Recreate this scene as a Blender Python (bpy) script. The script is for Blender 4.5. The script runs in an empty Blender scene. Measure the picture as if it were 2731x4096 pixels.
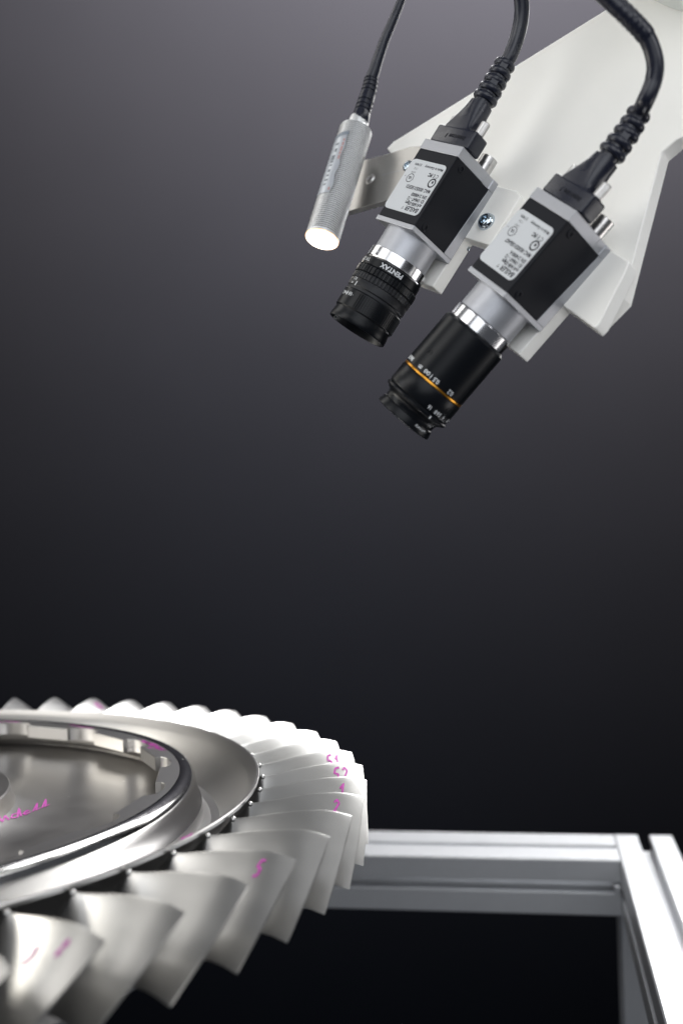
import bpy, math, random
from mathutils import Matrix, Vector
random.seed(5)
sc = bpy.context.scene
COL = sc.collection
MM = 0.001
CAM0 = Vector((0, 0, 1.3))
# ------------------------------------------------------------------ camera
PITCH, ROLL, FPX = -0.004, -0.03, 4500.0
cd = bpy.data.cameras.new("camera"); cam = bpy.data.objects.new("camera", cd); COL.objects.link(cam)
sc.camera = cam
cd.sensor_fit = 'VERTICAL'; cd.sensor_height = 36.0; cd.sensor_width = 24.0
cd.lens = FPX / 4096 * 36
cd.clip_start = 0.01; cd.clip_end = 100
cd.dof.use_dof = True; cd.dof.focus_distance = 0.56; cd.dof.aperture_fstop = cd.lens / 7.2
cd.dof.aperture_blades = 9
c_, s_, cr, sr = math.cos(PITCH), math.sin(PITCH), math.cos(ROLL), math.sin(ROLL)
# rows: camera x / up / forward in world axes
CX = Vector((cr, -s_ * sr, c_ * sr)); CU = Vector((-sr, -s_ * cr, c_ * cr)); CF = Vector((0, c_, s_))
cam.matrix_world = Matrix((
    (CX.x, CU.x, -CF.x, CAM0.x), (CX.y, CU.y, -CF.y, CAM0.y), (CX.z, CU.z, -CF.z, CAM0.z), (0, 0, 0, 1)))
def cv(v):            # (right, down, forward) from the camera, in mm -> world position
    return CAM0 + (CX * v[0] - CU * v[1] + CF * v[2]) * MM
def cdir(v):
    return (CX * v[0] - CU * v[1] + CF * v[2]).normalized()
# ------------------------------------------------------------------ world + lamps
w = bpy.data.worlds.new("World"); sc.world = w; w.use_nodes = True
w.node_tree.nodes["Background"].inputs[0].default_value = (0.85, 0.9, 1.0, 1)
w.node_tree.nodes["Background"].inputs[1].default_value = 0.08
sc.view_settings.view_transform = 'Standard'; sc.view_settings.look = 'None'
sc.view_settings.exposure = 0; sc.view_settings.gamma = 1
sc.cycles.use_denoising = True
sc.cycles.max_bounces = 8; sc.cycles.sample_clamp_indirect = 8
def lamp(name, rel, target, size, power, color=(1, 1, 1), spread=180, size_y=None):
    L = bpy.data.lights.new(name, 'AREA'); L.energy = power; L.color = color
    L.shape = 'RECTANGLE'; L.size = size; L.size_y = size_y or size; L.spread = math.radians(spread)
    o = bpy.data.objects.new(name, L); COL.objects.link(o)
    p = CAM0 + Vector(rel); o.location = p
    d = (CAM0 + Vector(target)) - p
    o.rotation_euler = d.to_track_quat('-Z', 'Y').to_euler()
    return o
lamp('fill_left_near', (-0.75, 0.75, 0.05), (-0.15, 0.45, -0.14), 0.3, 0.725, (1, 0.96, 0.87), 100)  # from here down: added area lights, unseen, fitted to surface brightness
lamp('fill_left_low', (-0.8, 0.5, -0.1), (-0.15, 0.45, -0.14), 0.3, 0.25, (1, 0.95, 0.86), 100)
lamp('fill_right_over', (0.3, 1.0, 0.8), (-0.02, 0.5, 0.0), 0.3, 0.89, (1, 1, 0.99), 100)
lamp('fill_left_front_near', (-0.6, 0.3, 0.3), (-0.15, 0.45, -0.14), 0.3, 0.22, (1, 0.97, 0.92), 100)
lamp('fill_back_left_near', (-0.5, 0.9, 0.35), (-0.15, 0.45, -0.14), 0.3, 0.1, (1, 0.97, 0.9), 100)
lamp('fill_back_left', (-1.021, 1.201, 0.445), (-0.02, 0.5, 0.0), 0.5, 0.085, (1, 0.96, 0.9), 100)
lamp('fill_left', (-1.242, 0.5, 0.445), (-0.02, 0.5, 0.0), 0.5, 0.7, (0.96, 0.98, 1), 100)
lamp('fill_right_front', (0.916, -0.285, 0.445), (-0.02, 0.5, 0.0), 0.5, 0.95, (0.96, 0.97, 1), 100)
lamp('fill_front', (-0.02, -0.722, 0.445), (-0.02, 0.5, 0.0), 1.2, 3.375, (0.93, 0.96, 1), 100)
lamp('fill_back_right', (0.681, 1.501, 0.445), (-0.02, 0.5, 0.0), 0.5, 1.0, (1, 0.99, 0.97), 100)
lamp('fill_back_left_high', (-0.744, 0.918, 0.996), (-0.02, 0.5, 0.0), 0.5, 0.555, (1, 0.98, 0.94), 100)
lamp('fill_right_high', (0.803, 0.355, 0.996), (-0.02, 0.5, 0.0), 0.5, 0.6, (1, 1, 1), 100)
lamp('fill_front_high', (0.398, -0.224, 0.996), (-0.02, 0.5, 0.0), 0.5, 0.435, (0.96, 0.98, 1), 100)
lamp('fill_back_right_high', (0.704, 0.918, 0.996), (-0.02, 0.5, 0.0), 0.5, 0.425, (1, 0.99, 0.97), 100)
lamp('fill_overhead', (-0.02, 0.274, 1.28), (-0.02, 0.5, 0.0), 0.5, 0.1, (1, 1, 1), 100)
lamp('fill_right_low', (1.158, 0.5, -0.549), (-0.02, 0.5, 0.0), 0.5, 0.75, (1, 0.97, 0.95), 100)
lamp('fill_over_frame', (0.42, 1.32, 0.78), (0.16, 0.85, -0.27), 0.4, 3.9, (1, 1, 1), 64)  # added unseen light to whiten the profile tops
lamp('fill_plate', (-0.5, 0.15, 0.7), (0.12, 0.52, 0.24), 0.65, 0.342, (1, 0.995, 0.98), 50)  # added unseen light to brighten the white mounting plate
lamp('fill_back_top', (0.1, 1.9, 1.2), (-0.1, 0.65, -0.14), 0.5, 1.5, (1, 1, 1), 90)  # extra light added to lift the far blades and profile tops
lamp('backdrop_cool_fill', (0.0, 1.5, 1.9), (-0.05, 3.0, -0.4), 0.5, 10, (0.5, 0.7, 1.0), 60)  # added bluish light for the tone of the lower backdrop
bl = lamp('backdrop_fill', (0.9, 1.45, 2.08), (0.85, 3.0, 2.25), 2.4, 1200, (1.0, 0.93, 0.92), 145, size_y=0.5)  # added light, out of view, that gives the backdrop its downward fade
bl.rotation_euler = (bl.rotation_euler.to_matrix() @ Matrix.Rotation(math.radians(16), 3, 'Z')).to_euler()
# ------------------------------------------------------------------ materials
def mat(name, base, rough=0.5, metal=0.0, noise=0.0, nscale=300, bump=0.0, bscale=800, coat=0.0, sss=0.0,
        rvar=0.0, aniso=None, spec=0.5, emis=None, dust=0):
    m = bpy.data.materials.new(name); m.use_nodes = True
    nt = m.node_tree; B = nt.nodes["Principled BSDF"]
    B.inputs["Base Color"].default_value = (*base, 1); B.inputs["Roughness"].default_value = rough
    B.inputs["Metallic"].default_value = metal; B.inputs["Coat Weight"].default_value = coat
    B.inputs["Specular IOR Level"].default_value = spec
    if sss:
        B.inputs["Subsurface Weight"].default_value = sss
        B.inputs["Subsurface Radius"].default_value = (0.004, 0.0038, 0.003); B.inputs["Subsurface Scale"].default_value = 1.0
    tc = nt.nodes.new("ShaderNodeTexCoord")
    src = tc.outputs["Object"]
    if aniso:
        mp = nt.nodes.new("ShaderNodeMapping"); mp.inputs["Scale"].default_value = aniso
        nt.links.new(src, mp.inputs[0]); src = mp.outputs[0]
    if noise or rvar:
        n = nt.nodes.new("ShaderNodeTexNoise"); n.inputs["Scale"].default_value = nscale; n.inputs["Detail"].default_value = 5
        nt.links.new(src, n.inputs["Vector"])
        if noise:
            mx = nt.nodes.new("ShaderNodeMix"); mx.data_type = 'RGBA'
            mx.inputs[6].default_value = tuple(max(0, c * (1 - noise)) for c in base) + (1,)
            mx.inputs[7].default_value = tuple(min(1, c * (1 + noise)) for c in base) + (1,)
            nt.links.new(n.outputs[0], mx.inputs[0]); nt.links.new(mx.outputs[2], B.inputs["Base Color"])
        if rvar:
            mr = nt.nodes.new("ShaderNodeMapRange")
            mr.inputs[1].default_value = 0.3; mr.inputs[2].default_value = 0.7
            mr.inputs[3].default_value = max(0.02, rough - rvar); mr.inputs[4].default_value = rough + rvar
            nt.links.new(n.outputs[0], mr.inputs[0]); nt.links.new(mr.outputs[0], B.inputs["Roughness"])
    if bump:
        n2 = nt.nodes.new("ShaderNodeTexNoise"); n2.inputs["Scale"].default_value = bscale; n2.inputs["Detail"].default_value = 4
        nt.links.new(src, n2.inputs["Vector"])
        b = nt.nodes.new("ShaderNodeBump"); b.inputs["Strength"].default_value = bump; b.inputs["Distance"].default_value = 0.0004
        nt.links.new(n2.outputs[0], b.inputs["Height"]); nt.links.new(b.outputs[0], B.inputs["Normal"])
    if dust:      # sparse pale dust specks lying on the metal
        vo = nt.nodes.new("ShaderNodeTexVoronoi"); vo.inputs["Scale"].default_value = dust; vo.inputs["Randomness"].default_value = 1
        nt.links.new(tc.outputs["Object"], vo.inputs["Vector"])
        n3 = nt.nodes.new("ShaderNodeTexNoise"); n3.inputs["Scale"].default_value = 55; nt.links.new(tc.outputs["Object"], n3.inputs["Vector"])
        sx = nt.nodes.new("ShaderNodeSeparateColor"); nt.links.new(vo.outputs["Color"], sx.inputs[0])
        m1 = nt.nodes.new("ShaderNodeMath"); m1.operation = 'MULTIPLY'; nt.links.new(sx.outputs[0], m1.inputs[0]); nt.links.new(n3.outputs[0], m1.inputs[1])
        m2 = nt.nodes.new("ShaderNodeMath"); m2.operation = 'SUBTRACT'; nt.links.new(m1.outputs[0], m2.inputs[0]); m2.inputs[1].default_value = 0.53
        m3 = nt.nodes.new("ShaderNodeMath"); m3.operation = 'MULTIPLY'; nt.links.new(m2.outputs[0], m3.inputs[0]); m3.inputs[1].default_value = 1.6
        m4 = nt.nodes.new("ShaderNodeMath"); m4.operation = 'LESS_THAN'; nt.links.new(vo.outputs["Distance"], m4.inputs[0]); nt.links.new(m3.outputs[0], m4.inputs[1])
        bs = nt.nodes.new("ShaderNodeBsdfDiffuse"); bs.inputs[0].default_value = (0.8, 0.78, 0.72, 1)
        ms = nt.nodes.new("ShaderNodeMixShader"); nt.links.new(m4.outputs[0], ms.inputs[0]); nt.links.new(B.outputs[0], ms.inputs[1]); nt.links.new(bs.outputs[0], ms.inputs[2])
        nt.links.new(ms.outputs[0], nt.nodes["Material Output"].inputs[0])
    if emis:
        B.inputs["Emission Color"].default_value = (*emis[0], 1); B.inputs["Emission Strength"].default_value = emis[1]
    return m
ALU = mat('bead_blasted_aluminium', (0.42, 0.43, 0.46), 0.46, 0.85, noise=0.05, nscale=900, bump=0.12, bscale=4000)
ALUB = mat('brushed_aluminium', (0.40, 0.39, 0.375), 0.30, 1.0, noise=0.05, nscale=120, bump=0.12, bscale=500, aniso=(1, 1, 14))
PROF = mat('anodised_profile', (0.70, 0.71, 0.73), 0.36, 0.92, noise=0.05, nscale=60, aniso=(1, 1, 1), bump=0.04, bscale=900)
STEEL = mat('turned_steel', (0.58, 0.57, 0.56), 0.29, 1.0)
POLISH = mat('polished_steel', (0.60, 0.595, 0.59), 0.14, 1.0, noise=0.04, nscale=300, rvar=0.02, dust=300)
FLOORM = mat('oiled_steel', (0.37, 0.36, 0.35), 0.33, 1.0, noise=0.12, nscale=30, rvar=0.03, dust=330)
BLADE = mat('satin_blade_metal', (0.50, 0.495, 0.485), 0.32, 1.0, noise=0.04, nscale=50, rvar=0.012, aniso=(1, 3, 1))
CHROME = mat('polished_chrome', (0.74, 0.74, 0.76), 0.17, 1.0)
BLACK = mat('black_anodised', (0.009, 0.010, 0.014), 0.5, 0.0, spec=0.15)
LENSB = mat('black_lens_paint', (0.004, 0.005, 0.007), 0.30, 0.0, spec=0.18)
DUSTY = mat('worn_black_rubber', (0.009, 0.010, 0.013), 0.45, 0.0, spec=0.3, noise=0.9, nscale=260, bump=0.2, bscale=1200, rvar=0.1)
RUBBER = mat('black_cable_sheath', (0.008, 0.010, 0.021), 0.3, 0.0, rvar=0.08, nscale=120, bump=0.15, bscale=300)
GOLD = mat('gold_ring', (0.60, 0.28, 0.04), 0.3, 1.0)
GLASS = mat('lens_glass', (0.01, 0.012, 0.02), 0.05, 0.0, coat=1.0)
POM = mat('white_polymer', (0.92, 0.91, 0.87), 0.42, 0.0, noise=0.045, nscale=14, bump=0.05, bscale=300, sss=0.0)
WRIST = mat('white_robot_paint', (0.74, 0.78, 0.76), 0.3, 0.0, coat=0.3)
LABEL = mat('label_vinyl', (0.55, 0.57, 0.59), 0.5, spec=0.3)
INK = mat('label_ink', (0.008, 0.009, 0.015), 0.6, spec=0.2)
WHITEINK = mat('white_engraving', (0.62, 0.64, 0.66), 0.5)
REDINK = mat('red_print', (0.50, 0.30, 0.29), 0.5)
GREYINK = mat('grey_print', (0.16, 0.18, 0.20), 0.5)
FILM = mat('sticker_film', (0.50, 0.53, 0.57), 0.32, 0.25, noise=0.2, nscale=150)
PEN = mat('magenta_marker', (0.42, 0.05, 0.32), 0.4, noise=0.35, nscale=900)
FACE = mat('lit_sensor_face', (0.9, 0.9, 0.9), 0.4, emis=((1.0, 0.94, 0.84), 4.0))
GLOW = mat('lit_sensor_rim', (0.9, 0.7, 0.5), 0.4, emis=((1.0, 0.5, 0.2), 1.4))
BOLT = mat('zinc_screw', (0.55, 0.62, 0.68), 0.14, 1.0)
DARKM = mat('dark_recess', (0.02, 0.021, 0.024), 0.45, 0.6)
BACK = mat('studio_cloth', (0.0064, 0.0066, 0.0077), 0.95, spec=0.0, noise=0.06, nscale=3)
# ------------------------------------------------------------------ mesh helpers
def link(name, me, m, parent=None, mtx=None):
    o = bpy.data.objects.new(name, me); COL.objects.link(o)
    if m is not None and len(me.materials) == 0: me.materials.append(m)
    if parent is not None: o.parent = parent
    if mtx is not None: o.matrix_local = mtx
    return o
def mesh(name, vs, fs, smooth=35):
    me = bpy.data.meshes.new(name); me.from_pydata([tuple(v) for v in vs], [], fs); me.validate(); me.update()
    if smooth:
        for p in me.polygons: p.use_smooth = True
        me.set_sharp_from_angle(angle=math.radians(smooth))
    return me
def part(name, vs, fs, m, parent=None, smooth=35, bevel=0, mtx=None, seg=2):
    o = link(name, mesh(name, vs, fs, smooth), m, parent, mtx)
    if bevel:
        b = o.modifiers.new('bevel', 'BEVEL'); b.width = bevel * MM; b.segments = seg; b.limit_method = 'ANGLE'
        b.angle_limit = math.radians(40); b.harden_normals = True
    return o
def prism(poly, z0, z1, f=lambda x, y, z: (x, y, z), k=MM):
    n = len(poly)
    A = sum(poly[i][0] * poly[(i + 1) % n][1] - poly[(i + 1) % n][0] * poly[i][1] for i in range(n))
    if A < 0: poly = poly[::-1]
    vs = [Vector(f(x, y, z0)) * k for x, y in poly] + [Vector(f(x, y, z1)) * k for x, y in poly]
    fs = [tuple(range(n))[::-1], tuple(range(n, 2 * n))] + [(i, (i + 1) % n, n + (i + 1) % n, n + i) for i in range(n)]
    # handedness of f
    e = [Vector(f(*a)) - Vector(f(0, 0, 0)) for a in ((1, 0, 0), (0, 1, 0), (0, 0, 1))]
    if e[0].cross(e[1]).dot(e[2]) < 0: fs = [q[::-1] for q in fs]
    if z1 < z0: fs = [q[::-1] for q in fs]
    return vs, fs
def boxv(x0, x1, y0, y1, z0, z1): return prism([(x0, y0), (x1, y0), (x1, y1), (x0, y1)], z0, z1)
def rrect(x0, x1, y0, y1, r, n=5):
    out = []
    for cx, cy, a in ((x1 - r, y1 - r, 0), (x0 + r, y1 - r, 90), (x0 + r, y0 + r, 180), (x1 - r, y0 + r, 270)):
        for i in range(n + 1):
            t = math.radians(a + 90 * i / n); out.append((cx + r * math.cos(t), cy + r * math.sin(t)))
    return out
def lathe(prof, seg=64, c=(0, 0), rm=None, k=MM, closed=False, a0=0, a1=360):
    """prof: list of (r, z) from one end to the other, revolved around z through c."""
    vs, fs = [], []; full = abs(a1 - a0 - 360) < 1e-6; ns = seg if full else seg + 1
    for r, z in prof:
        for i in range(ns):
            t = math.radians(a0 + (a1 - a0) * i / seg)
            rr = rm(r, z, t) if rm else r
            vs.append(Vector((c[0] + rr * math.cos(t), c[1] + rr * math.sin(t), z)) * k)
    n = len(prof)
    for j in range(n - 1 if not closed else n):
        for i in range(seg):
            i2 = (i + 1) % ns; j2 = (j + 1) % n
            fs.append((j * ns + i, j * ns + i2, j2 * ns + i2, j2 * ns + i))
    return vs, fs
def tube(path, rad, seg=14, k=1.0, caps=True):
    P = [Vector(p) for p in path]; n = len(P); vs, fs = [], []
    up = None
    for i in range(n):
        t = (P[min(i + 1, n - 1)] - P[max(i - 1, 0)]).normalized()
        if up is None:
            up = t.orthogonal().normalized()
        up = (up - t * up.dot(t)).normalized(); s = t.cross(up)
        r = rad[i] if isinstance(rad, (list, tuple)) else rad
        for j in range(seg):
            a = 2 * math.pi * j / seg; vs.append((P[i] + (up * math.cos(a) + s * math.sin(a)) * r) * k)
    for i in range(n - 1):
        for j in range(seg):
            j2 = (j + 1) % seg; fs.append((i * seg + j, i * seg + j2, (i + 1) * seg + j2, (i + 1) * seg + j))
    if caps: fs += [tuple(range(seg))[::-1], tuple(range((n - 1) * seg, n * seg))]
    return vs, fs
def spline(pts, n=10):
    P = [Vector(p) for p in pts]; out = []
    for i in range(len(P) - 1):
        p0 = P[max(i - 1, 0)]; p1 = P[i]; p2 = P[i + 1]; p3 = P[min(i + 2, len(P) - 1)]
        for j in range(n):
            t = j / n
            out.append(0.5 * ((2 * p1) + (p2 - p0) * t + (2 * p0 - 5 * p1 + 4 * p2 - p3) * t * t + (3 * p1 - p0 - 3 * p2 + p3) * t ** 3))
    out.append(P[-1]); return out
def merge(*parts):
    vs, fs = [], []
    for v, f in parts:
        k = len(vs); vs += list(v); fs += [tuple(i + k for i in q) for q in f]
    return vs, fs
def thing(name, label, cat, mtx=None, group=None):
    o = bpy.data.objects.new(name, None); COL.objects.link(o); o.empty_display_size = 0.02
    o['label'] = label; o['category'] = cat
    if group: o['group'] = group
    if mtx is not None: o.matrix_world = mtx
    return o
def strokes(lines, width, f):
    """flat pen strokes: 2-D polylines -> ribbons; f maps 2-D to 3-D on the surface"""
    vs, fs = [], []
    for L in lines:
        pts = [Vector((x, y)) for x, y in L]
        n = len(pts)
        for i, p in enumerate(pts):
            t = (pts[min(i + 1, n - 1)] - pts[max(i - 1, 0)])
            t = t.normalized() if t.length else Vector((1, 0)); q = Vector((-t.y, t.x)) * width / 2
            vs.append(Vector(f(*(p + q)))); vs.append(Vector(f(*(p - q))))
            if i: k = len(vs) - 4; fs.append((k, k + 1, k + 3, k + 2))
    return vs, fs
def dens(L, n=4):
    out = []
    for a, b in zip(L[:-1], L[1:]):
        for j in range(n): t = j / n; out.append((a[0] + (b[0] - a[0]) * t, a[1] + (b[1] - a[1]) * t))
    return out + [L[-1]]
def text_flat(s, size, align='LEFT', shear=0.0, bold=0.0, sx=1.0):
    c = bpy.data.curves.new('t', 'FONT'); c.body = s; c.size = size; c.align_x = align; c.shear = shear
    c.resolution_u = 3; c.offset = bold; c.fill_mode = 'FRONT' if hasattr(c, 'fill_mode') else c.fill_mode
    o = bpy.data.objects.new('t', c); COL.objects.link(o)
    dg = bpy.context.evaluated_depsgraph_get(); me = bpy.data.meshes.new_from_object(o.evaluated_get(dg))
    vs = [(v.co.x * sx, v.co.y) for v in me.vertices]; fs = [tuple(p.vertices) for p in me.polygons]
    bpy.data.objects.remove(o); bpy.data.curves.remove(c); bpy.data.meshes.remove(me)
    return vs, fs
def text_on(items, f):
    vs, fs = [], []
    for s, x, y, size, kw in items:
        v, q = text_flat(s, size, **kw); k = len(vs)
        vs += [Vector(f(x + a, y + b)) for a, b in v]; fs += [tuple(i + k for i in t) for t in q]
    return vs, fs
# ------------------------------------------------------------------ backdrop
vs, fs = [], []
prof = [(3.0, 3.5), (3.0, -2.2)]
for y, z in prof:
    vs += [Vector((-5, y, z)) + CAM0, Vector((5, y, z)) + CAM0]
bd = part('backdrop', vs, [(0, 1, 3, 2)], BACK, smooth=0); bd['kind'] = 'structure'
# ------------------------------------------------------------------ bladed disc
DC = CAM0 + Vector((-0.27331, 0.56205, 0))
DISC = thing('bladed_disc', 'large silver bladed rotor disc with pen-numbered blades and a notched inner ring', 'rotor disc',
             Matrix.Translation(DC + Vector((0, 0, -0.160))))
Z0 = 160.0    # local z (mm) = camera height offset + Z0
def dz(z): return z + Z0
rim = [(197.5, dz(-150)), (198.6, dz(-156)), (202, dz(-159.5)), (206.5, dz(-159)), (212, dz(-153)), (218, dz(-144.5)),
       (221.3, dz(-139.8)), (222.0, dz(-138.9)), (225.2, dz(-135.6)), (226.4, dz(-134.6)), (227.4, dz(-134.5)), (227.8, dz(-135.0)), (227.5, dz(-136.6)), (225.5, dz(-137.4)), (216.5, dz(-147.0)), (214.5, dz(-151)), (214.0, dz(-190))]
part('rim', *lathe(rim, 220), STEEL, DISC, smooth=28)
ringp = [(188.5, dz(-142)), (188.5, dz(-141.8)), (180.0, dz(-134.6)), (186.6, dz(-134.5)), (187.0, dz(-134.3)), (189.6, dz(-133.9)), (191.9, dz(-134.6)), (193.6, dz(-136.4)), (194.6, dz(-139)),
         (195.2, dz(-143)), (196.2, dz(-147.5)), (197.6, dz(-150.2)), (197.6, dz(-152))]
# raised ring: shoulder lathe + notched flat collar
part('raised_ring', *lathe(ringp[3:], 220), POLISH, DISC, smooth=30)
NT = 19; per = 360.0 / NT
def ring_inner():
    pts = []
    for k in range(NT):
        a0 = 19.0 + k * per      # tab spans a0 .. a0+10.6, notch a0+10.6 .. a0+per
        a1 = a0 + 10.6; a2 = a0 + per
        for j in range(4):       # straight tab face (chord)
            t = j / 3; r0 = 176.3
            x = r0 * ((1 - t) * math.cos(math.radians(a0)) + t * math.cos(math.radians(a1)))
            y = r0 * ((1 - t) * math.sin(math.radians(a0)) + t * math.sin(math.radians(a1)))
            pts.append((x, y, j in (0, 3)))
        am = (a1 + a2) / 2; hw = (a2 - a1) / 2
        for j in range(9):
            t = -1 + 2 * j / 8; r = 178.2 + 4.6 * math.sqrt(max(0, 1 - t * t * 0.96))
            a = math.radians(am + hw * t * 0.995); pts.append((r * math.cos(a), r * math.sin(a), False))
    return pts
ip = ring_inner(); n = len(ip)
vs, fs = [], []
zt, zb = dz(-134.5), dz(-142.0)
for x, y, _ in ip: vs.append(Vector((x, y, zt - 0.5)) * MM)
for x, y, _ in ip:
    r = math.hypot(x, y); vs.append(Vector((x * (1 + .45 / r), y * (1 + .45 / r), zt)) * MM)
for x, y, _ in ip:
    r = math.hypot(x, y); vs.append(Vector((x * 186.7 / r, y * 186.7 / r, zt)) * MM)
for x, y, _ in ip: vs.append(Vector((x, y, zb)) * MM)
for x, y, _ in ip:
    r = math.hypot(x, y); vs.append(Vector((x * 193.2 / r, y * 193.2 / r, zb)) * MM)
for i in range(n):
    j = (i + 1) % n
    fs += [(i, j, n + j, n + i)[::-1], (n + i, n + j, 2 * n + j, 2 * n + i)[::-1], (3 * n + i, 3 * n + j, j, i)[::-1], (3 * n + j, 3 * n + i, 4 * n + i, 4 * n + j)[::-1]]
part('notched_collar', vs, fs, STEEL, DISC, smooth=30)
floorp = [(193.2, dz(-141.9)), (193.4, dz(-149.5)), (192.2, dz(-151.2)), (189.8, dz(-151.0)), (188.6, dz(-149.3)), (187.6, dz(-148.8)), (186.2, dz(-149.6)), (183, dz(-150.3)), (176, dz(-151.2)), (150, dz(-152.2)), (125, dz(-152.0)),
          (108, dz(-150.4)), (102, dz(-148)), (100, dz(-144)), (99.6, dz(-140.3)), (98.8, dz(-139.5)), (60, dz(-139.0)), (30, dz(-139.0)), (0.01, dz(-139.0))]
part('dish_floor', *lathe(floorp[::-1], 200), FLOORM, DISC, smooth=30)
part('drum', *lathe([(214, dz(-190)), (208, dz(-196)), (120, dz(-205)), (60, dz(-230)), (60, dz(-420)), (0.01, dz(-420))], 96), STEEL, DISC, smooth=30)
# blades -----------------------------------------------------------
NB = 55; bper = 360 / NB
RB = [214.5, 222.0, 226.5, 228.5, 230, 232, 236, 242, 249, 256, 263, 270, 275.5, 280, 281.8]
def lerp(x, xs, ys):
    if x <= xs[0]: return ys[0]
    for i in range(len(xs) - 1):
        if x <= xs[i + 1]: t = (x - xs[i]) / (xs[i + 1] - xs[i]); return ys[i] + (ys[i + 1] - ys[i]) * t
    return ys[-1]
def sect(r):
    t = (r - 228) / (281.8 - 228)
    zle = lerp(r, [214, 226, 228.2, 233, 240, 249, 260, 270, 276, 281.8], [-152, -140.5, -136.9, -137.1, -136.0, -134.6, -133.4, -133.4, -134.2, -136.0])
    aoff = -1.7 * (1 - t)
    ct = -(26 + 15 * max(0, t)); cz = -(31 - 1.5 * t)
    return zle, aoff, ct, cz
def bl_pt(r, s, side, off=0.0):
    """s 0..1 along the chord; side +1 = upper visible face, -1 = hidden face"""
    zle, aoff, ct, cz = sect(r); t = (r - 228) / (281.8 - 228)
    L = math.hypot(ct, cz); ux, uz = ct / L, cz / L; nx, nz = -uz * -1, 0
    nx, nz = uz, -ux                   # normal to the chord; pick the (clockwise, up) one
    if nz < 0: nx, nz = -nx, -nz
    th = 1.9 * (1 - 0.35 * (r - 228) / 54)
    half = th * 0.5 * (1.2 * math.sqrt(max(s, 0)) * (1 - s) ** 0.6 + 0.22 * math.sqrt(max(0, s)) * (1 if s < .985 else 0.3))
    camb = -0.075 * L * 4 * s * (1 - s) * 0.55
    d = camb * (1 - max(0, t) ** .7) + side * half + off
    tx = ct * s + nx * d; z = zle + cz * s + nz * d
    a = math.radians(aoff)
    x = r * math.cos(a) - tx * math.sin(a); y = r * math.sin(a) + tx * math.cos(a)
    # keep the point on its cylinder
    q = r / math.hypot(x, y)
    return (x * q * MM, y * q * MM, (z + Z0) * MM)
SS = [0, .004, .012, .03, .07, .14, .24, .36, .5, .64, .78, .9, .97, 1.0]
def blade_mesh():
    vs, fs = [], []
    ns = len(SS); loop = 2 * ns - 2
    for r in RB:
        fl = 1.0
        for s in SS: vs.append(bl_pt(r, s, 1))
        for s in SS[-2:0:-1]: vs.append(bl_pt(r, s, -1))
    for i in range(len(RB) - 1):
        for j in range(loop):
            j2 = (j + 1) % loop; fs.append((i * loop + j, i * loop + j2, (i + 1) * loop + j2, (i + 1) * loop + j)[::-1])
    k = (len(RB) - 1) * loop; fs.append(tuple(range(k, k + loop))[::-1]); fs.append(tuple(range(loop)))
    c = Vector(bl_pt(229.3, 0.02, 0)); v2, f2 = lathe([(1.35 * math.sin(math.pi * i / 8) + .001, -1.35 * math.cos(math.pi * i / 8)) for i in range(9)], 12)
    k = len(vs); vs += [v + c for v in v2]; fs += [tuple(q + k for q in f) for f in f2]
    return mesh('blade', vs, fs, 50)
BM = blade_mesh(); BM.materials.append(BLADE)
GL = {  # rough hand-drawn glyphs in a unit box
    '0': [[(.5, 1), (.1, .7), (.1, .2), (.5, 0), (.9, .3), (.9, .8), (.5, 1)]], '1': [[(.1, .6), (.6, 1), (.45, .5), (.4, 0)]],
    '2': [[(.1, .8), (.5, 1), (.8, .75), (.4, .3), (.0, .05), (.5, .15), (1, .05)]], '3': [[(.1, .9), (.7, .9), (.35, .55), (.8, .3), (.1, 0)]],
    '4': [[(.6, 1), (.05, .4), (.9, .45)], [(.7, .8), (.6, 0)]], '5': [[(.9, 1), (.3, .95), (.15, .6), (.7, .5), (.6, .1), (.1, 0)]],
    '6': [[(.7, 1), (.2, .5), (.2, .1), (.7, .1), (.7, .45), (.2, .4)]], '7': [[(.1, .9), (.9, .95), (.4, 0)], [(.2, .5), (.8, .5)]],
    '8': [[(.5, .5), (.15, .8), (.6, 1), (.8, .75), (.2, .3), (.4, 0), (.8, .2), (.5, .5)]], '9': [[(.8, .7), (.3, .6), (.4, 1), (.8, .9), (.7, .5), (.5, 0)]]}
def number_marks(txt, r0, s0, wd, ht):
    L = []
    for i, ch in enumerate(txt):
        for st in GL[ch]:
            L.append(dens([(r0 + i * wd * 1.25 + x * wd + random.uniform(-.15, .15), s0 - y * ht) for x, y in st], 4))
    return L
marks = {51: '51', 52: '52', 1: '1', 2: '2', 45: '45', 42: '48', 5: '5', 8: '8', 9: '9'}
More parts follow.
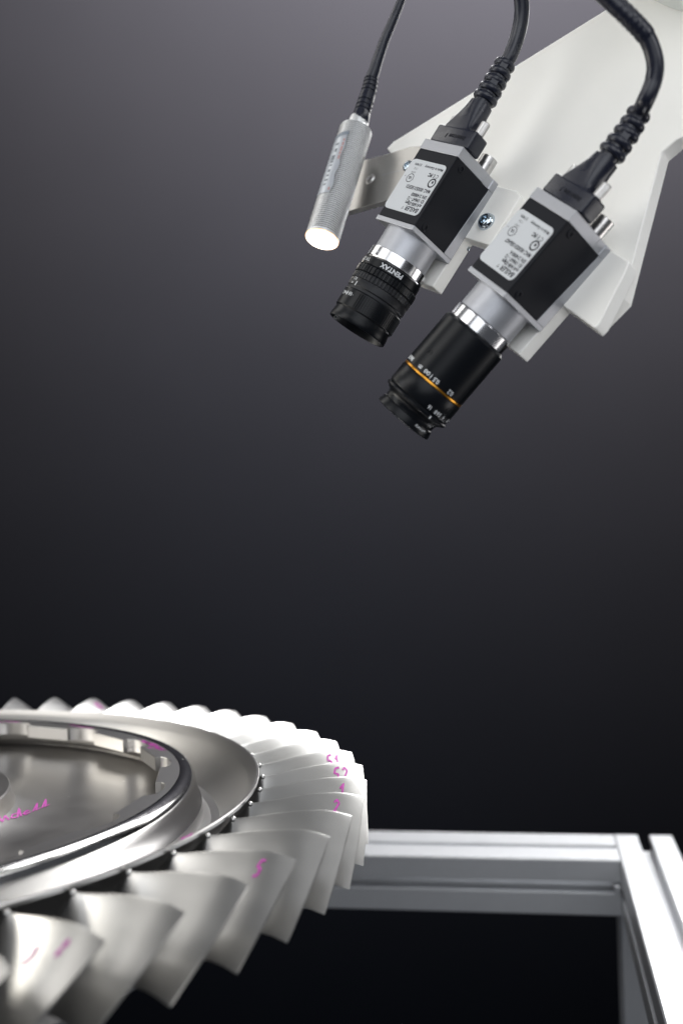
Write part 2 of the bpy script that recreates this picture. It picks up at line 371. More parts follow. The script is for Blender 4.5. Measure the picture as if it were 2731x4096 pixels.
for k in range(NB):
    num = (51 - 1 + k) % NB + 1      # numbering runs clockwise, 51 at 12.6 degrees
    ang = 12.6 - k * bper
    piv = Matrix.Translation((0.228, 0, 0.008))
    seat = piv @ Matrix.Rotation(math.radians(random.uniform(-.7, .7)), 4, 'X') @ piv.inverted()   # each blade sits a touch differently
    o = link('blade', BM, None, DISC, Matrix.Rotation(math.radians(ang + random.uniform(-.08, .08)), 4, 'Z') @ seat)
    idx = num if num <= 52 else None
    seq = 51 + k                      # 51,52,1,2,...
    lab = seq if seq <= 52 else seq - 52
    if k > 27: lab = 51 - (NB - k)
    if lab in marks and (k < 10 or k > 40):
        t = marks[lab]
        big = (0.85 if 5 < lab < 20 else 1.12 if lab > 50 else 1.0)
        L = number_marks(t, 266.0 if len(t) > 1 else 268.5, 0.25, 3.1 * big, 0.16 * big)
        v, f = strokes([[(x, y * 40) for x, y in l] for l in L], 1.0 * big, lambda x, y: bl_pt(x, max(.01, y / 40), 1, 0.12))
        part('pen_number', v, f, PEN, o, smooth=0)
        if lab == 6 or lab == 8:
            v, f = strokes([[(258, 9), (259, 12), (257.5, 15)]], 1.8, lambda x, y: bl_pt(x, y / 40, 1, 0.12))
            part('pen_number', v, f, PEN, o, smooth=0)
# pen writing on collar and dish
def polar(z, r0, a0, flip=1):
    def f(u, v):    # u along the arc (mm, clockwise), v outward (mm)
        a = math.radians(a0) - u / r0; r = r0 + v
        return (r * math.cos(a) * MM, r * math.sin(a) * MM, (z + Z0) * MM)
    return f
def scrib(length, h, n, seed, slant=0.8):
    rr = random.Random(seed); pts = []; L = []
    for i in range(n):
        u = length * i / n
        pts.append((u + slant * h * rr.uniform(.6, 1.1), h * rr.uniform(.55, 1.0))); pts.append((u + rr.uniform(-.3, .3), h * rr.uniform(-.1, .3)))
        if rr.random() < .25: L.append(dens(pts, 3)); pts = [pts[-1]]
    L.append(dens(pts, 3)); return [l for l in L if len(l) > 1]
for (a0, r0, ln, h, n, sd, zz) in ((34.5, 181.6, 33, 4.6, 17, 3, -134.42), (59, 184.2, 22, 1.6, 9, 5, -134.42), (78.5, 184.6, 24, 1.6, 9, 8, -134.42)):
    v, f = strokes(scrib(ln, h, n, sd), 0.85, polar(zz, r0, a0)); part('pen_writing', v, f, PEN, DISC, smooth=0)
v, f = strokes([[(1.6 * math.cos(t / 12 * 6.28), 1.0 * math.sin(t / 12 * 6.28)) for t in range(13)]], 0.7, polar(-134.42, 179.7, 27.4)); part('pen_writing', v, f, PEN, DISC, smooth=0)
def dfl(u, v):     # word on the dish floor reading away from the viewer's left
    px, py = 101 + u * .42 - v * .36, -20 + u * 1.32 + v * 1.1
    r = math.hypot(px, py); zf = lerp(r, [100, 102, 108, 125, 150], [-144, -148, -150.4, -152.0, -152.2])
    return (px * MM, py * MM, (zf + 0.25 + Z0) * MM)
word = [[(0, 0), (1, 5), (2.5, 0), (3.5, 5), (5, 0)], [(9, 4.5), (6.5, 4), (6, 1), (8.5, 0), (9.5, 10), (10, 0)], [(11, 2.5), (13.5, 3.5), (12.5, 5), (11, 2.5), (12, 0), (14, .8)],
        [(15, 0), (17.5, 10), (17, 4), (16.5, 0), (18.5, 1)], [(19, 0), (21.5, 11), (21, 4), (20.5, 0), (22.5, 1)]]
v, f = strokes([dens([(x * 1.5 + 2, y * 1.1) for x, y in l], 5) for l in word], 1.25, dfl); part('pen_writing', v, f, PEN, DISC, smooth=0)
v, f = strokes([dens([(0, 0), (3, .8), (6, -.2), (9, .6)], 3)], 0.9, polar(-134.3, 226.4, -24)); part('pen_writing', v, f, PEN, DISC, smooth=0)
# ------------------------------------------------------------------ camera modules
A1, B1, W1, O1 = (0.57669105, 0.37805027, -0.72422747), (0.62182562, 0.3718394, 0.68925203), (-0.52986822, 0.84782867, 0.02064489), (58.19780555, -174.19676742, 536.32633671)
A2, W2, O2 = (0.44997777, 0.55068287, -0.70304223), (-0.64097809, 0.74731776, 0.17510925), (98.73522546, -126.59790858, 472.30884317)
def frame(X, Y, Z, O):
    X, Y, Z, O = cdir(X), cdir(Y), cdir(Z), cv(O)
    return Matrix(((X.x, Y.x, Z.x, O.x), (X.y, Y.y, Z.y, O.y), (X.z, Y.z, Z.z, O.z), (0, 0, 0, 1)))
F1, F2 = frame(B1, A1, W1, O1), frame(B1, A2, W2, O2)
AX, AY = 15.75, -14.5
BX = 31.55
def lensf(z0, phi0, r):     # text on a lens barrel: u increases towards the label side, v along +z
    def f(u, v):
        a = phi0 + u / r
        return ((AX + r * math.cos(a)) * MM, (AY + r * math.sin(a)) * MM, (z0 + v) * MM)
    return f
PHI = math.radians(133.5)
def phi_s(s, r): return PHI - math.asin(max(-1, min(1, s / r)))
def ringscrew(parent, x, y, z, r, axis, m=BLACK, name='screw', socket=0.5, h=0.5):
    # domed cap with a round socket; axis: 'y+' or 'x-'
    v, q = lathe([(0.01, 0.05), (r * socket * .9, 0.05), (r * socket, h), (r * .82, h * .95), (r, h * .35), (r, -0.3)][::-1], 24)
    if axis == 'y+': M = Matrix.Translation(Vector((x, y, z)) * MM) @ Matrix.Rotation(math.radians(-90), 4, 'X')
    else: M = Matrix.Translation(Vector((x, y, z)) * MM) @ Matrix.Rotation(math.radians(-90), 4, 'Y')
    return part(name, v, q, m, parent, mtx=M)
def camera_module(mtx, label, soft):
    T = thing('industrial_camera', label, 'camera', mtx, 'machine vision cameras on the white mount')
    part('rear_frame', *prism([(0, 0), (20, 0), (21.6, .001), (22, -.5), (27.2, -.5), (27.6, 0), (BX, 0), (BX, -29), (0, -29)], 0, 5.5), ALU, T, bevel=.3)
    part('front_frame', *prism([(0, 0), (BX, 0), (BX, -29), (0, -29)], 44.0, 46.5), ALU, T, bevel=.3)
    # silver chassis along the mount side, tapering like the cover edge
    P = lambda x, y, z: (x, z, y)
    part('chassis', *prism([(28.1, 5.5), (BX, 5.5), (BX, 44), (25.3, 44)], -28.8, -0.05, f=P), ALU, T, bevel=.2)
    body = part('cover', *prism([(0.2, 5.5), (28.2, 5.5), (25.4, 44), (0.2, 44)], -28.8, -0.2, f=P), BLACK, T, bevel=.5)
    part('cover_lip', *prism([(0.9, 5.6), (1.5, 5.6), (1.5, 43.9), (0.9, 43.9)], -0.25, -0.1, f=P), BLACK, T)
    ringscrew(T, 6.1, -0.2, 8.4, 2.0, 'y+'); ringscrew(T, 6.2, -0.2, 41.2, 2.0, 'y+')
    # label plate on the -x face
    L = part('label_plate', *prism(rrect(-28.6, -2.3, 11.4, 39.5, 2.6), 0, 0.22, f=lambda a, b, c: (0.2 - c, a, b)), LABEL, T, smooth=30)
    def lf(u, v): return (-0.05 * MM, (-3.4 - u) * MM, v * MM)
    b = dict(bold=0.03)
    items = [("BASLER", 0, 35.8, 3.3, dict(bold=.09, shear=.25, sx=0.9)), ("scA1600-20gm", 0, 33.4, 2.5, dict(bold=.08, sx=.82)),
             ("ID: 104647 - 12", 0, 31.0, 2.5, dict(bold=.08, sx=.78)), ("S/N: 21409016" if soft else "S/N: 21408000", 0, 28.6, 2.5, dict(bold=.08, sx=.76)),
             ("MAC: 00305315E6A07" if soft else "MAC: 00305315E5F21", 0, 25.3, 2.6, dict(bold=.08, sx=.78)), ("C E", 0.6, 17.0, 2.6, dict(bold=.03)), ("FC", 5.2, 17.0, 2.5, dict(bold=.14)),
             ("Made in Germany", 0.2, 13.6, 2.0, dict(bold=.04, sx=.95)), ("E174091", 16.6, 13.4, 1.9, dict(bold=.03, sx=.8)), ("I.T.E.", 17.8, 15.8, 1.6, dict(sx=.9)),
             ("LISTED", 17.6, 18.1, 1.2, dict(sx=.9)), ("us", 22.8, 20.9, 1.1, {}), ("c", 16.2, 22.0, 1.2, {}), ("UL", 18.2, 21.0, 1.9, dict(bold=.08)), ("e", 1.6, 20.6, 2.6, dict(bold=.12))]
    v, f = text_on(items, lf)
    def circ(cx, cy, r, n=28): return [(cx + r * math.cos(2 * math.pi * i / n), cy + r * math.sin(2 * math.pi * i / n)) for i in range(n + 1)]
    v2, f2 = strokes([circ(19.2, 21.7, 2.25)], 0.34, lf); v3, f3 = strokes([circ(2.5, 21.6, 2.2)], 0.75, lf)
    v4, f4 = strokes([[(11.0, 37.4), (12.3, 38.0), (11.6, 36.4)]], 0.35, lf)
    part('label_print', *merge((v, f), (v2, f2), (v3, f3), (v4, f4)), INK, L, smooth=0)
    # round 12-pin connector at the back
    H = part('round_connector', *lathe([(3.3, -2), (3.3, -8.6), (3.8, -8.9), (4.35, -8.6), (4.4, -5.2), (4.25, -5.1), (4.25, -4.6), (4.4, -4.5), (4.4, 0)], 40, c=(24.2, -7.6)), STEEL, T)
    part('connector_core', *lathe([(0.01, -3), (3.3, -3)][::-1], 24, c=(24.2, -7.6)), DARKM, H)
    part('lens_mount', *lathe([(14.6, 46.5), (14.6, 46.9), (14.25, 47.0), (14.2, 58.6), (13.6, 58.9)], 96, c=(AX, AY)), ALU, T)
    return T
def lens_small(T):
    c = (AX, AY); z = 46.5
    L = part('lens', *lathe([(13.5, z + 12.0), (15.3, z + 12.2), (15.6, z + 12.5)], 96, c=c), CHROME, T)
    part('chrome_collar', *lathe([(15.6, z + 12.5), (15.6, z + 17.4), (15.3, z + 17.7), (15.0, z + 18.3)], 96, c=c), CHROME, L)
    ringscrew2(L, phi_s(-11.5, 15.6), 15.6, z + 15.6, 1.2, CHROME)
    part('name_ring', *lathe([(15.0, z + 18.2), (15.8, z + 18.5), (15.9, z + 22.5), (15.6, z + 22.8)], 96, c=c), LENSB, L)
    def knurl(n, depth):
        def rm(r, zz, t):
            ph = (t * n / (2 * math.pi)) % 1.0
            return r - (depth if ph > 0.62 else 0)
        return rm
    part('focus_ring', *lathe([(15.6, z + 22.7), (16.2, z + 23.0), (16.5, z + 23.3), (16.5, z + 26.6), (15.9, z + 27.0)], 288, c=c, rm=knurl(48, .45)), LENSB, L, smooth=25)
    part('grip_ring', *lathe([(15.8, z + 26.9), (15.9, z + 27.3), (16.2, z + 27.5), (16.2, z + 30.3), (15.8, z + 30.6)], 288, c=c, rm=knurl(48, .4)), DUSTY, L, smooth=25)
    part('scale_ring', *lathe([(15.7, z + 30.5), (15.9, z + 30.9), (15.9, z + 34.4), (15.3, z + 35.0), (15.3, z + 36.4)], 96, c=c), DUSTY, L)
    part('aperture_ring', *lathe([(15.2, z + 36.3), (15.6, z + 36.5), (15.9, z + 36.9), (15.9, z + 45.5), (15.5, z + 45.9), (15.2, z + 46.2)], 96, c=c), LENSB, L)
    # ribs of the aperture ring
    a = phi_s(-9.5, 15.9); ribs = []
    for i in range(58):
        t = a - math.radians(12 + i * 4.6)
        P = [(AX + r * math.cos(t + d), AY + r * math.sin(t + d)) for r, d in ((15.7, -.02), (15.7, .02), (16.15, .012), (16.15, -.012))]
        ribs.append(prism(P, z + 37.6, z + 45.2))
    rb = part('ribbed_grip', *merge(*ribs), LENSB, L, smooth=0); rb['kind'] = 'stuff'
    part('front_rim', *lathe([(15.2, z + 46.1), (15.25, z + 47.4), (15.6, z + 49.0), (15.65, z + 51.6), (15.45, z + 52.0), (14.9, z + 52.0), (14.6, z + 51.6), (12.0, z + 42.0)], 96, c=c), LENSB, L)
    part('front_element', *lathe([(12.2, z + 42.5), (8, z + 43.6), (0.01, z + 44.2)], 64, c=c), GLASS, L)
    v, f = text_on([("PENTAX", 0, -1.15, 3.3, dict(bold=.12, sx=1.0, align='CENTER'))], lensf(z + 20.6, phi_s(0.4, 16.0), 16.0)); part('maker_name', v, f, WHITEINK, L, smooth=0)
    v, f = text_on([("TV LENS 1:1.4", 0, -1.1, 2.6, dict(bold=.03))], lensf(z + 20.7, phi_s(-12.0, 16.0), 16.0)); part('engraving', v, f, WHITEINK, L, smooth=0)
    v, f = text_on([("0.2", 0, -.9, 2.1, dict(bold=.03)), ("m", 1.6, 1.6, 2.1, dict(bold=.03))], lensf(z + 31.8, phi_s(-12.4, 16.0), 16.0)); part('distance_scale', v, f, WHITEINK, L, smooth=0)
    v, f = text_on([("·16·8·4·2", 0, -1.0, 2.7, dict(bold=.05))], lensf(z + 39.9, phi_s(-9.6, 16.0), 16.0)); part('aperture_scale', v, f, WHITEINK, L, smooth=0)
    v, f = strokes([[(0, -1.1), (0, 1.1)]], .6, lensf(z + 34.0, phi_s(-11.6, 16.0), 15.98)); part('index_mark', v, f, WHITEINK, L, smooth=0)
def ringscrew2(L, phi, r, z, rad, m):
    M = Matrix.Translation(Vector((AX + r * math.cos(phi), AY + r * math.sin(phi), z)) * MM) @ Matrix.Rotation(phi, 4, 'Z') @ Matrix.Rotation(math.radians(90), 4, 'Y')
    v, q = lathe([(0.01, -.25), (rad * .7, -.25), (rad * .8, .12), (rad, .1), (rad, -.3)][::-1], 20)
    return part('set_screw', v, q, m, L, mtx=M)
def lens_long(T):
    c = (AX, AY); z = 46.5
    L = part('lens', *lathe([(14.6, z + 18.6), (15.2, z + 18.8), (16.15, z + 20.0), (16.25, z + 46.9), (16.0, z + 47.2), (15.6, z + 47.3)], 112, c=c), LENSB, T)
    part('chrome_collar', *lathe([(13.6, z + 12.3), (14.6, z + 12.6), (14.8, z + 12.9), (14.8, z + 18.4), (14.4, z + 18.8)], 96, c=c,
         rm=lambda r, zz, t: r - (.05 if (t * 22 / math.pi) % 2 > 1.4 and r > 14.55 else 0)), CHROME, L, smooth=25)
    part('gold_band', *lathe([(15.6, z + 47.15), (16.2, z + 47.3), (16.3, z + 47.6), (16.3, z + 48.2), (15.6, z + 48.5)], 112, c=c), GOLD, L)
    part('aperture_ring', *lathe([(15.6, z + 48.3), (16.2, z + 48.5), (16.5, z + 49.1), (16.5, z + 57.4), (16.2, z + 57.9), (15.9, z + 58.1), (16.1, z + 58.5), (16.75, z + 58.9), (16.75, z + 59.8), (16.3, z + 60.3), (14.6, z + 61.4)], 112, c=c), LENSB, L)
    part('front_rim', *lathe([(14.6, z + 61.3), (13.9, z + 61.9), (13.4, z + 63.0), (13.3, z + 64.6), (13.3, z + 64.9), (13.7, z + 65.2), (14.5, z + 68.0), (14.5, z + 68.8), (13.9, z + 69.1), (12, z + 60)], 96, c=c), LENSB, L)
    part('front_element', *lathe([(12.2, z + 60.5), (8, z + 61.6), (0.01, z + 62)], 64, c=c), GLASS, L)
    ringscrew2(L, phi_s(-10, 16.2), 16.3, z + 37.9, 1.1, LENSB); ringscrew2(L, phi_s(12.8, 16.5), 16.55, z + 52.2, 1.3, LENSB)
    R = 16.4; zz = z + 44.6
    for s, t in ((-5.0, "8"), (-2.2, "1"), (1.6, "0.5"), (9.6, "0.2"), (-8.4, "m")):
        if t == "8":
            f0 = lensf(zz + .7, phi_s(-4.2, R), R)
            v, f = strokes([[(1.2 + 1.35 * math.sin(q), .75 * math.sin(2 * q)) for q in [i * math.pi / 12 for i in range(25)]]], .42, f0)
        else: v, f = text_on([(t, 0, 0, 2.9 if t != 'm' else 3.2, dict(bold=.07, sx=.85))], lensf(zz, phi_s(s, R), R))
        part('distance_mark', v, f, WHITEINK, L, smooth=0)
    v, f = text_on([("MADE", 0, 0, 2.8, dict(bold=.06, sx=.8))], lensf(zz - .3, phi_s(-13.8, R), R)); part('engraving', v, f, WHITEINK, L, smooth=0)
    R = 16.6; zz = z + 55.3
    for s, t in ((6.7, "16"), (9.4, "8"), (11.7, "5.6"), (13.7, "4"), (16.2, "2.8")):
        v, f = text_on([(t, 0, 0, 2.6, dict(bold=.06, sx=.8))], lensf(zz, phi_s(s, R), R)); part('aperture_mark', v, f, WHITEINK, L, smooth=0)
    v, f = strokes([[(0, -.6), (0, .8)]], .8, lensf(z + 59.4, phi_s(8.6, 16.8), 16.85)); part('index_mark', v, f, WHITEINK, L, smooth=0)
    v, f = text_on([("Germany", 0, 0, 2.0, dict(bold=.02, align='CENTER'))], lensf(z + 65.9, phi_s(9.0, 14.2), 14.15)); part('engraving', v, f, WHITEINK, L, smooth=0)
T1 = camera_module(F1, 'left box camera in silver and black with white type label and short PENTAX lens', False)
lens_small(T1)
T2 = camera_module(F2, 'nearer right box camera in silver and black with longer gold-banded lens', True)
lens_long(T2)
# ------------------------------------------------------------------ camera cables
def px(x, y, d):   # photo pixel + distance ahead (mm) -> camera-space mm
    return ((x - 1365.5) / FPX * d, (y - 2048) / FPX * d, d)
def camera_cable(mtx, label, bend, path, depth, kinks=False):
    T = thing('camera_cable', label, 'cable', mtx, 'black cables plugged into the box cameras')
    inv = mtx.inverted()
    # plug hood: block + sloping loft to the neck
    hood = prism(rrect(1.0, 11.0, -27.2, 1.2, 1.2, 3), 0.0, -9.7)
    sec = []
    def ring_at(z, x0, x1, y0, y1, rr):
        return [Vector((x, y, z)) * MM for x, y in rrect(x0, x1, y0, y1, rr, 5)]
    zs = [(-9.0, 1.2, 10.8, -23.5, -3.6, 1.5), (-10.5, 1.1, 10.8, -23.4, -5.6, 2), (-13, .8, 11.0, -22.4, -6.2, 3), (-17, .5, 11.6, -21.0, -6.4, 4.5), (-21, .2, 11.8, -19.6, -6.6, 5.6), (-25.6, .2, 11.8, -18.8, -6.8, 5.9)]
    vs = []; fs = []
    for a in zs: vs += ring_at(*a)
    n = 24
    for i in range(len(zs) - 1):
        for j in range(n): fs.append((i * n + j, i * n + (j + 1) % n, (i + 1) * n + (j + 1) % n, (i + 1) * n + j)[::-1])
    fs.append(tuple(range((len(zs) - 1) * n, len(zs) * n))[::-1])
    P = part('plug', *merge(hood), RUBBER, T, bevel=1.1, seg=3)
    part('plug_neck', vs, fs, RUBBER, P, smooth=50)
    def pf(u, v): return (0.78 * MM, (-3.5 - u) * MM, (-v) * MM)
    v, f = text_on([("Intercon 1", 0, 0, 3.4, dict(bold=.06, shear=.15, sx=1.0))], lambda u, v: (0.86 * MM, (-3.6 - u) * MM, (-5.6 + v) * MM))
    part('embossed_name', v, f, BLACK, P, smooth=0)
    for y in (-2.2, -23.9):
        S = part('thumbscrew', *lathe([(0.01, -17.0), (1.9, -17.0), (2.35, -16.5), (2.4, -10.0), (1.6, -9.6), (1.6, -6)], 60, c=(6.0, y), rm=lambda r, z, t: r * (1 - (.05 if r > 2.2 and (t * 20 / math.pi) % 2 > 1 else 0))), STEEL, T, smooth=20)
    # strain relief: core + staggered half rings following a slight bend
    def ax(z):
        q = max(0, (-z - 25) / 24.0); return Vector((6.0, -12.8 - bend * q * q, z))
    zz = [-24 - 25.5 * i / 20 for i in range(21)]
    core = tube([ax(z) for z in zz], [4.6 - .5 * i / 20 for i in range(21)], 20, MM)
    SR = part('strain_relief', *core, RUBBER, T)
    for i in range(5):
        z = -29.4 - 4.7 * i; rr = 6.35 - 0.24 * i
        c = ax(z); d = (ax(z - .5) - ax(z + .5)).normalized()
        span = 360; a0 = 17
        vs, fs = [], []; ns = 26; prof = [(3.9, 1.6), (rr - 1.0, 1.7), (rr - .25, 1.2), (rr, 0.2), (rr - .1, -.7), (rr - .8, -1.6), (3.9, -1.6)]
        U = Vector((1, 0, 0)); V = d.cross(U).normalized(); U = V.cross(d)
        for r, h in prof:
            for k in range(ns + 1):
                t = math.radians(a0 - 17 + span * k / ns)
                vs.append((c + (U * math.cos(t) + V * math.sin(t)) * r + d * h) * MM)
        for j in range(len(prof) - 1):
            for k in range(ns): fs.append((j * (ns + 1) + k, j * (ns + 1) + k + 1, (j + 1) * (ns + 1) + k + 1, (j + 1) * (ns + 1) + k))
        fs.append(tuple(j * (ns + 1) for j in range(len(prof)))); fs.append(tuple(j * (ns + 1) + ns for j in range(len(prof)))[::-1])
        if i:      # bridge between this ring and the last, on alternate sides
            for k3 in (0, 1):
                t = math.radians((136 if i % 2 else 226) + 180 * k3); u = U * math.cos(t) + V * math.sin(t); q = d.cross(u)
                o8 = [c - d * (0 if e == 0 else 4.7) + u * r + q * g for e in (0, 1) for r, g in ((4.0, -1.9), (rr - .5, -1.7), (rr - .5, 1.7), (4.0, 1.9))]
                k = len(vs); vs += [p * MM for p in o8]
                fs += [tuple(k + n for n in f) for f in ((0, 1, 2, 3), (7, 6, 5, 4), (0, 4, 5, 1), (1, 5, 6, 2), (2, 6, 7, 3))]
        part('strain_ring', vs, fs, RUBBER, SR, smooth=50)
    start = [ax(-44), ax(-49)]
    pts = [p * MM for p in start] + [inv @ cv(px(x, y, d)) for x, y, d in path]
    sp = spline(pts, 12)
    rad = 3.65 * MM
    if kinks:
        rs = []
        for i in range(len(sp)):
            r = rad
            q = i / 12
            if q > 5.0: r *= 1.10 + .035 * math.sin(i * 2.1) * (1 if 5.2 < q < 6.6 else 0)
            rs.append(r)
        part('cord', *tube(sp, rs, 24), RUBBER, T, smooth=60)
    else: part('cord', *tube(sp, rad, 24), RUBBER, T, smooth=60)
    return T
camera_cable(F1, 'thick black cable rising from the left box camera plug', 1.2,
             [(2040, 222, 549), (2067, 150, 549), (2084, 70, 548), (2084, 0, 546), (2068, -90, 543), (2030, -260, 540), (1990, -420, 540)], 549)
camera_cable(F2, 'thick black cable looping up from the right box camera plug over the white plate', 3.4,
             [(2581, 400, 470), (2612, 320, 468), (2617, 242, 466), (2585, 150, 464), (2520, 75, 462), (2436, -5, 461), (2350, -90, 460), (2230, -240, 460), (2150, -420, 460)], 470, kinks=True)
# ------------------------------------------------------------------ sensor
ws = Vector((-0.248, .895, -.345)).normalized()
So = (-10.6, -148.1, 611)
xs = Vector((1, 0, 0)); xs = (xs - ws * xs.dot(ws)).normalized(); ys = ws.cross(xs)
# (x, down, forward) is right-handed in world as mapped
FS = frame(xs, ys, ws, So)
if FS.to_3x3().determinant() < 0: FS = frame(xs, -ys, ws, So)
SEN = thing('cylinder_sensor', 'silver threaded cylinder sensor with glowing white face hanging left of the cameras', 'sensor', FS)
prof = [(7.6, -76.5), (8.8, -75.2)]
z = -75.0
while z < -1.6:
    prof += [(8.75, z), (9.4, z + .28), (9.4, z + .5), (8.75, z + .78)]; z += 1.3
prof += [(9.35, -0.9), (9.35, -.15)]
THREAD = mat('thread_metal', (0.82, 0.83, 0.84), 0.38, 0.7)
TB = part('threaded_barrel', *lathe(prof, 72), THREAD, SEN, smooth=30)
TB.data.materials.append(mat('thread_groove_shade', (0.16, 0.16, 0.17), 0.6, 0.5))  # groove shade painted in: darker material on the thread valleys
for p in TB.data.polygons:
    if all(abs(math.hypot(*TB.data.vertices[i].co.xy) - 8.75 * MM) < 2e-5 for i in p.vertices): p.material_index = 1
part('face_rim', *lathe([(9.35, -.15), (9.3, .1), (8.9, .25)], 72), GLOW, SEN)
part('lit_face', *lathe([(8.9, .25), (8.5, .35), (0.01, .5)], 72), FACE, SEN)
part('end_cap', *lathe([(7.6, -76.5), (0.01, -76.5)][::-1], 48), ALU, SEN)
# direction (in the sensor frame) towards the viewer
vd = FS.to_3x3().inverted() @ (CAM0 - FS.translation); pv = math.atan2(vd.y, vd.x)
lf_dir = FS.to_3x3().inverted() @ (-CX); pl = math.atan2(lf_dir.y, lf_dir.x)
sg = 1 if ((pl - pv + math.pi) % (2 * math.pi) - math.pi) > 0 else -1
def sf(r):
    def f(u, v):     # u: mm around towards the left silhouette, v: along the axis
        a = pv + sg * (u / r); return (r * math.cos(a) * MM, r * math.sin(a) * MM, v * MM)
    return f
vs, fs = [], []
NU, NV = 10, 2
for j in range(41):
    v = -65.5 + 41.5 * j / 40; u0 = 3.6 + .5 * math.sin(j * .5)
    for i in range(NU + 1): vs.append(Vector(sf(9.62)(u0 + (15.2 - u0) * i / NU, v)))
for j in range(40):
    for i in range(NU): fs.append((j * (NU + 1) + i, j * (NU + 1) + i + 1, (j + 1) * (NU + 1) + i + 1, (j + 1) * (NU + 1) + i))
ST = part('sticker', vs, fs, FILM, SEN, smooth=60)
rr = random.Random(2); items = []
q = sf(9.72)
blk = [(-58.5, 1.4), (-54.5, 2.2), (-50, 3.4), (-46.2, 1.5), (-43.5, 1.0), (-40, 1.6), (-36.5, 1.0), (-33.5, 1.2), (-30.5, 1.1)]
v, f = merge(*[strokes([[(8.6 + rr.uniform(-.3, .3), v0), (8.8, v0 + h)]], rr.uniform(1.6, 2.6), q) for v0, h in blk]); part('sticker_print', v, f, GREYINK, ST, smooth=0)
v, f = merge(*[strokes([[(5.0, v0), (5.0, v0 + h)]], 1.2, q) for v0, h in ((-61, 1.6), (-58.6, 2.2), (-55.6, 3.2), (-51.8, 1.6), (-49.4, 2.6), (-27.4, 1.8))]); part('sticker_print', v, f, REDINK, ST, smooth=0)
vs, fs = [], []
for j in range(3):
    for i in range(NU + 1): vs.append(Vector(sf(9.7)(3.4 + 11.6 * i / NU, -65.8 + 1.3 * j - .5 * math.cos(i * .4))))
for j in range(2):
    for i in range(NU): fs.append((j * (NU + 1) + i, j * (NU + 1) + i + 1, (j + 1) * (NU + 1) + i + 1, (j + 1) * (NU + 1) + i))
part('sticker_edge', vs, fs, mat('sticker_grey', (.22, .25, .29), .5), ST, smooth=60)
# sensor cable: chrome nut, boot, tapering cord
SC = thing('sensor_cable', 'thin black cable with ribbed boot leading up from the threaded sensor', 'cable', FS)
part('connector_nut', *lathe([(5.9, -76.6), (6.1, -77.2), (5.6, -83.0), (4.6, -83.6)][::-1], 40, rm=lambda r, z, t: r * (1 - .02 * (math.cos(t * 24) > 0))), THREAD, SC, smooth=25)
inv = FS.inverted()
bp = [(1441, 478, 639), (1448, 452, 641), (1462, 405, 643), (1477, 355, 645), (1484, 316, 646)]
bpts = [Vector((0, 0, -.080))] + [inv @ cv(px(*p)) for p in bp]
sp = spline(bpts, 14)
rb = []
N = len(sp)
for i in range(N):
    t = i / (N - 1); r = (4.75 - .95 * t)
    if .42 < t < .98 and not (.60 < t < .68): r -= .42 * (1 if math.sin((t - .42) * 2 * math.pi / .085) > .1 else 0)
    rb.append(r * MM)
sp2 = []; rb2 = []
for i in range(N - 1):
    for j in range(4):
        t = j / 4; sp2.append(sp[i].lerp(sp[i + 1], t)); tt = (i + t) / (N - 1); r = 5.4 - 1.4 * tt
        if .40 < tt < .99 and not (.61 < tt < .70): r -= .5 * (1 if math.sin((tt - .40) * 2 * math.pi / .078) > .2 else 0)
        rb2.append(r * MM)
part('boot', *tube(sp2, rb2, 28), RUBBER, SC, smooth=40)
cp = [(1484, 316, 646), (1496, 285, 646), (1512, 235, 646), (1538, 160, 646), (1572, 80, 645), (1604, 0, 645), (1640, -110, 644), (1690, -260, 644), (1740, -420, 644)]
cs = spline([inv @ cv(px(*p)) for p in cp], 10); nn = len(cs)
part('cord', *tube(cs, [(3.6 - 1.25 * min(1, i / (nn * .62))) * MM for i in range(nn)], 20), RUBBER, SC, smooth=60)
# ------------------------------------------------------------------ metal bracket (left frame)
BR = thing('metal_bracket', 'flat brushed metal bracket between the threaded sensor and the left camera', 'bracket', F1)
outl = [(-114.5, 3.5), (-100, -2.4), (-84, -10.5), (-76.6, -12.3), (-56, -19.0), (-56, 14.5), (-76.0, 22.4), (-99.5, 34.0), (-116, 42), (-118, 20)]
PB = part('sheet', *prism(outl, 35.4, 39.3, f=lambda a, w_, x: (x, a, w_)), ALUB, BR, bevel=.25)
def screw_on(parent, a, w_, x, r, m, name='screw', slot=True, hgt=1.6):
    v, q = lathe([(0.01, -hgt * .35), (r * .38, -hgt * .35), (r * .46, -hgt), (r * .62, -hgt * .98), (r * .88, -hgt * .6), (r, 0), (r, .4)][::-1], 32)
    v = [Vector((k.z * -1 * -1, k.x, k.y)) for k in v]
    M = Matrix.Translation(Vector((x, a, w_)) * MM)
    return part(name, v, [t for t in q], m, parent, mtx=M, smooth=40)
screw_on(PB, -99.0, 13.2, 35.4, 3.3, STEEL, 'rivet', hgt=.9)
screw_on(PB, -75.6, 0.4, 35.4, 3.4, BOLT)
v, f = strokes([dens([(-92, 9.5), (-80, 4.2), (-60, -5.5)], 3)], .35, lambda a, w_: (35.3 * MM, a * MM, w_ * MM)); part('scratch', v, f, ALU, PB, smooth=0)
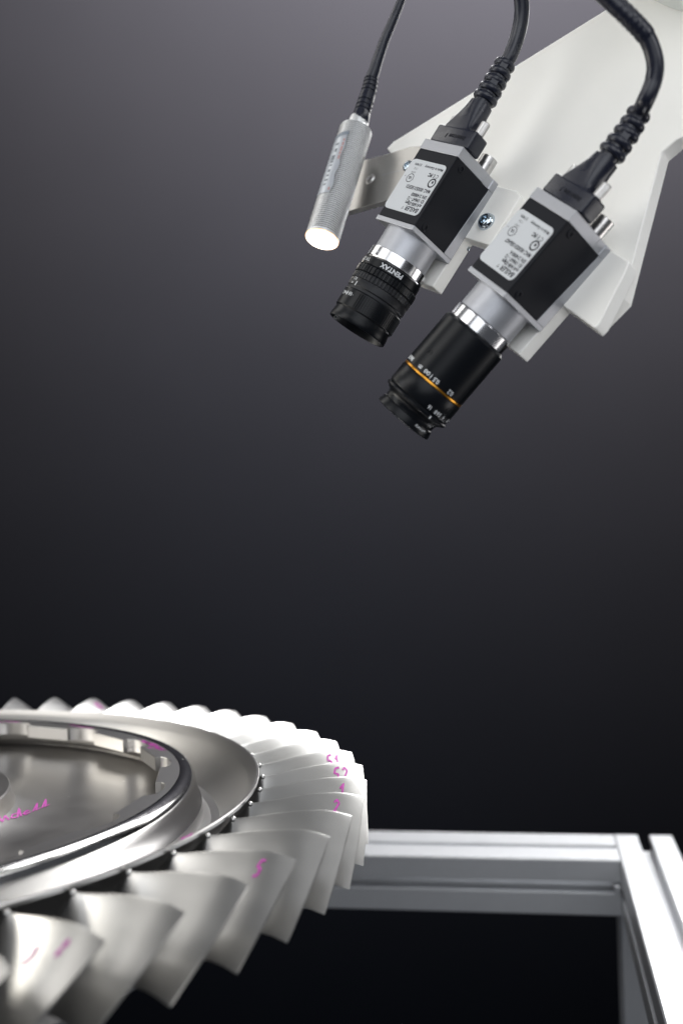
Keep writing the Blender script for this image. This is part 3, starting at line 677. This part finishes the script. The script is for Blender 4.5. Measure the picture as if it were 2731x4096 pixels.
# ------------------------------------------------------------------ white mount
MT = thing('white_mount', 'large white plastic mounting plate holding both cameras at upper right', 'mounting plate', F1)
f1 = lambda a, w_, x: (x, a, w_)
b0 = BX
part('base_plate', *prism([(-107, -8.6), (-105, -13.6), (-10.6, -107), (25, -142), (120, -142), (118, -78), (77, -44), (73.5, -37), (100.3, 33), (95.5, 49), (72.5, 44), (60, 30), (-14.7, 24.0), (-70, 6)], b0 + 8, b0 + 16, f=f1), POM, MT, bevel=.9, seg=3)
part('left_seat', *prism([(-40, 0.8), (13, 0.8), (18, 3.0), (18, 31), (-1.2, 31), (-1.2, 60), (-29, 60), (-29, 31), (-40, 31)], b0 + .05, b0 + 8.05, f=f1), POM, MT, bevel=.7, seg=3)
R2 = F1.inverted() @ F2
seat2 = part('right_seat', *prism([(-42, 0), (12.4, 0), (14, 3), (23, 28), (22.8, 31.3), (-1.2, 31.3), (-1.2, 60), (-29, 60), (-29, 31.3), (-42, 31.3)], b0 + .05, b0 + 8.05, f=f1), POM, MT, bevel=.7, seg=3, mtx=R2)
screw_on(MT, 7.2, 20.2, b0 + .05, 4.7, BOLT, 'cap_screw', hgt=3.0)
screw_on(MT, -3.0, 33.5, b0 + 7.0, 2.2, BOLT, 'cap_screw', hgt=2.0)
# robot wrist above the plate
pw = [(4.7, -113.4), (14.3, -111.1), (25.2, -109.0), (38.9, -106.8)]
WR = part('robot_wrist', *lathe([(0.01, -60), (108, -60), (110, -58), (110, 0), (109, 1), (109, 8.4)][::-1], 120, c=(0, 0)), WRIST, None,
          mtx=F1 @ Matrix.Translation(Vector((b0 + 0, 52, -217)) * MM) @ Matrix.Rotation(math.radians(90), 4, 'Y'))
WR['label'] = 'white rounded robot wrist flange at the top right corner'; WR['category'] = 'robot arm'
# ------------------------------------------------------------------ aluminium profiles
YAW = math.radians(9.2)
def tslot(Wd, Hd, slot=8.2, dp=13.0, lip=4.6, und=4.6):
    """closed outline of a slotted extrusion, centred, width Wd (x) and height Hd (y)"""
    out = []
    for (L, S, rot_) in ((Wd, Hd, 0), (Hd, Wd, 90), (Wd, Hd, 180), (Hd, Wd, 270)):
        h = S / 2; s2 = slot / 2
        seq = [(L / 2 - 1.0, h), (s2 + .4, h), (s2, h - .4), (s2, h - lip), (s2 + und, h - lip), (s2 + und, h - lip - 3), (s2, h - dp), (-s2, h - dp), (-s2 - und, h - lip - 3), (-s2 - und, h - lip), (-s2, h - lip), (-s2, h - .4), (-s2 - .4, h), (-L / 2 + 1.0, h)]
        a = math.radians(rot_)
        out += [(x * math.cos(a) - y * math.sin(a), x * math.sin(a) + y * math.cos(a)) for x, y in seq]
    return out
ZT = -266.0; HH = 42.0
BF = Matrix.Translation(CAM0) @ Matrix.Rotation(-YAW, 4, 'Z')    # local x = across, y = along, z = up
def beam(name, label, poly, f, z0, z1):
    T = thing(name, label, 'metal profile', BF, 'slotted aluminium profiles of the frame')
    part('extrusion', *prism(poly, z0, z1, f=f), PROF, T, bevel=0, smooth=30)
    return T
b1 = beam('aluminium_profile', 'horizontal slotted aluminium profile running behind the rotor blades', tslot(64, HH, 8.5), lambda x, y, z: (z, 882 + x, ZT - HH / 2 + y), -420, 62.5)
b2 = beam('aluminium_profile', 'slotted aluminium profile running toward the viewer at lower right', tslot(45, HH, 9.0), lambda x, y, z: (85.5 + x, z, ZT - HH / 2 + y), 300, 914)
b3 = beam('aluminium_profile', 'upright slotted aluminium profile standing under the frame corner at right', tslot(45, 45, 9.0), lambda x, y, z: (85.5 + x, 887 + y, z), ZT - HH - 480, ZT - HH)
part('corner_nut', *boxv(57.5, 62, 846, 851, ZT - 24.5, ZT - 18), PROF, b1, bevel=.8)
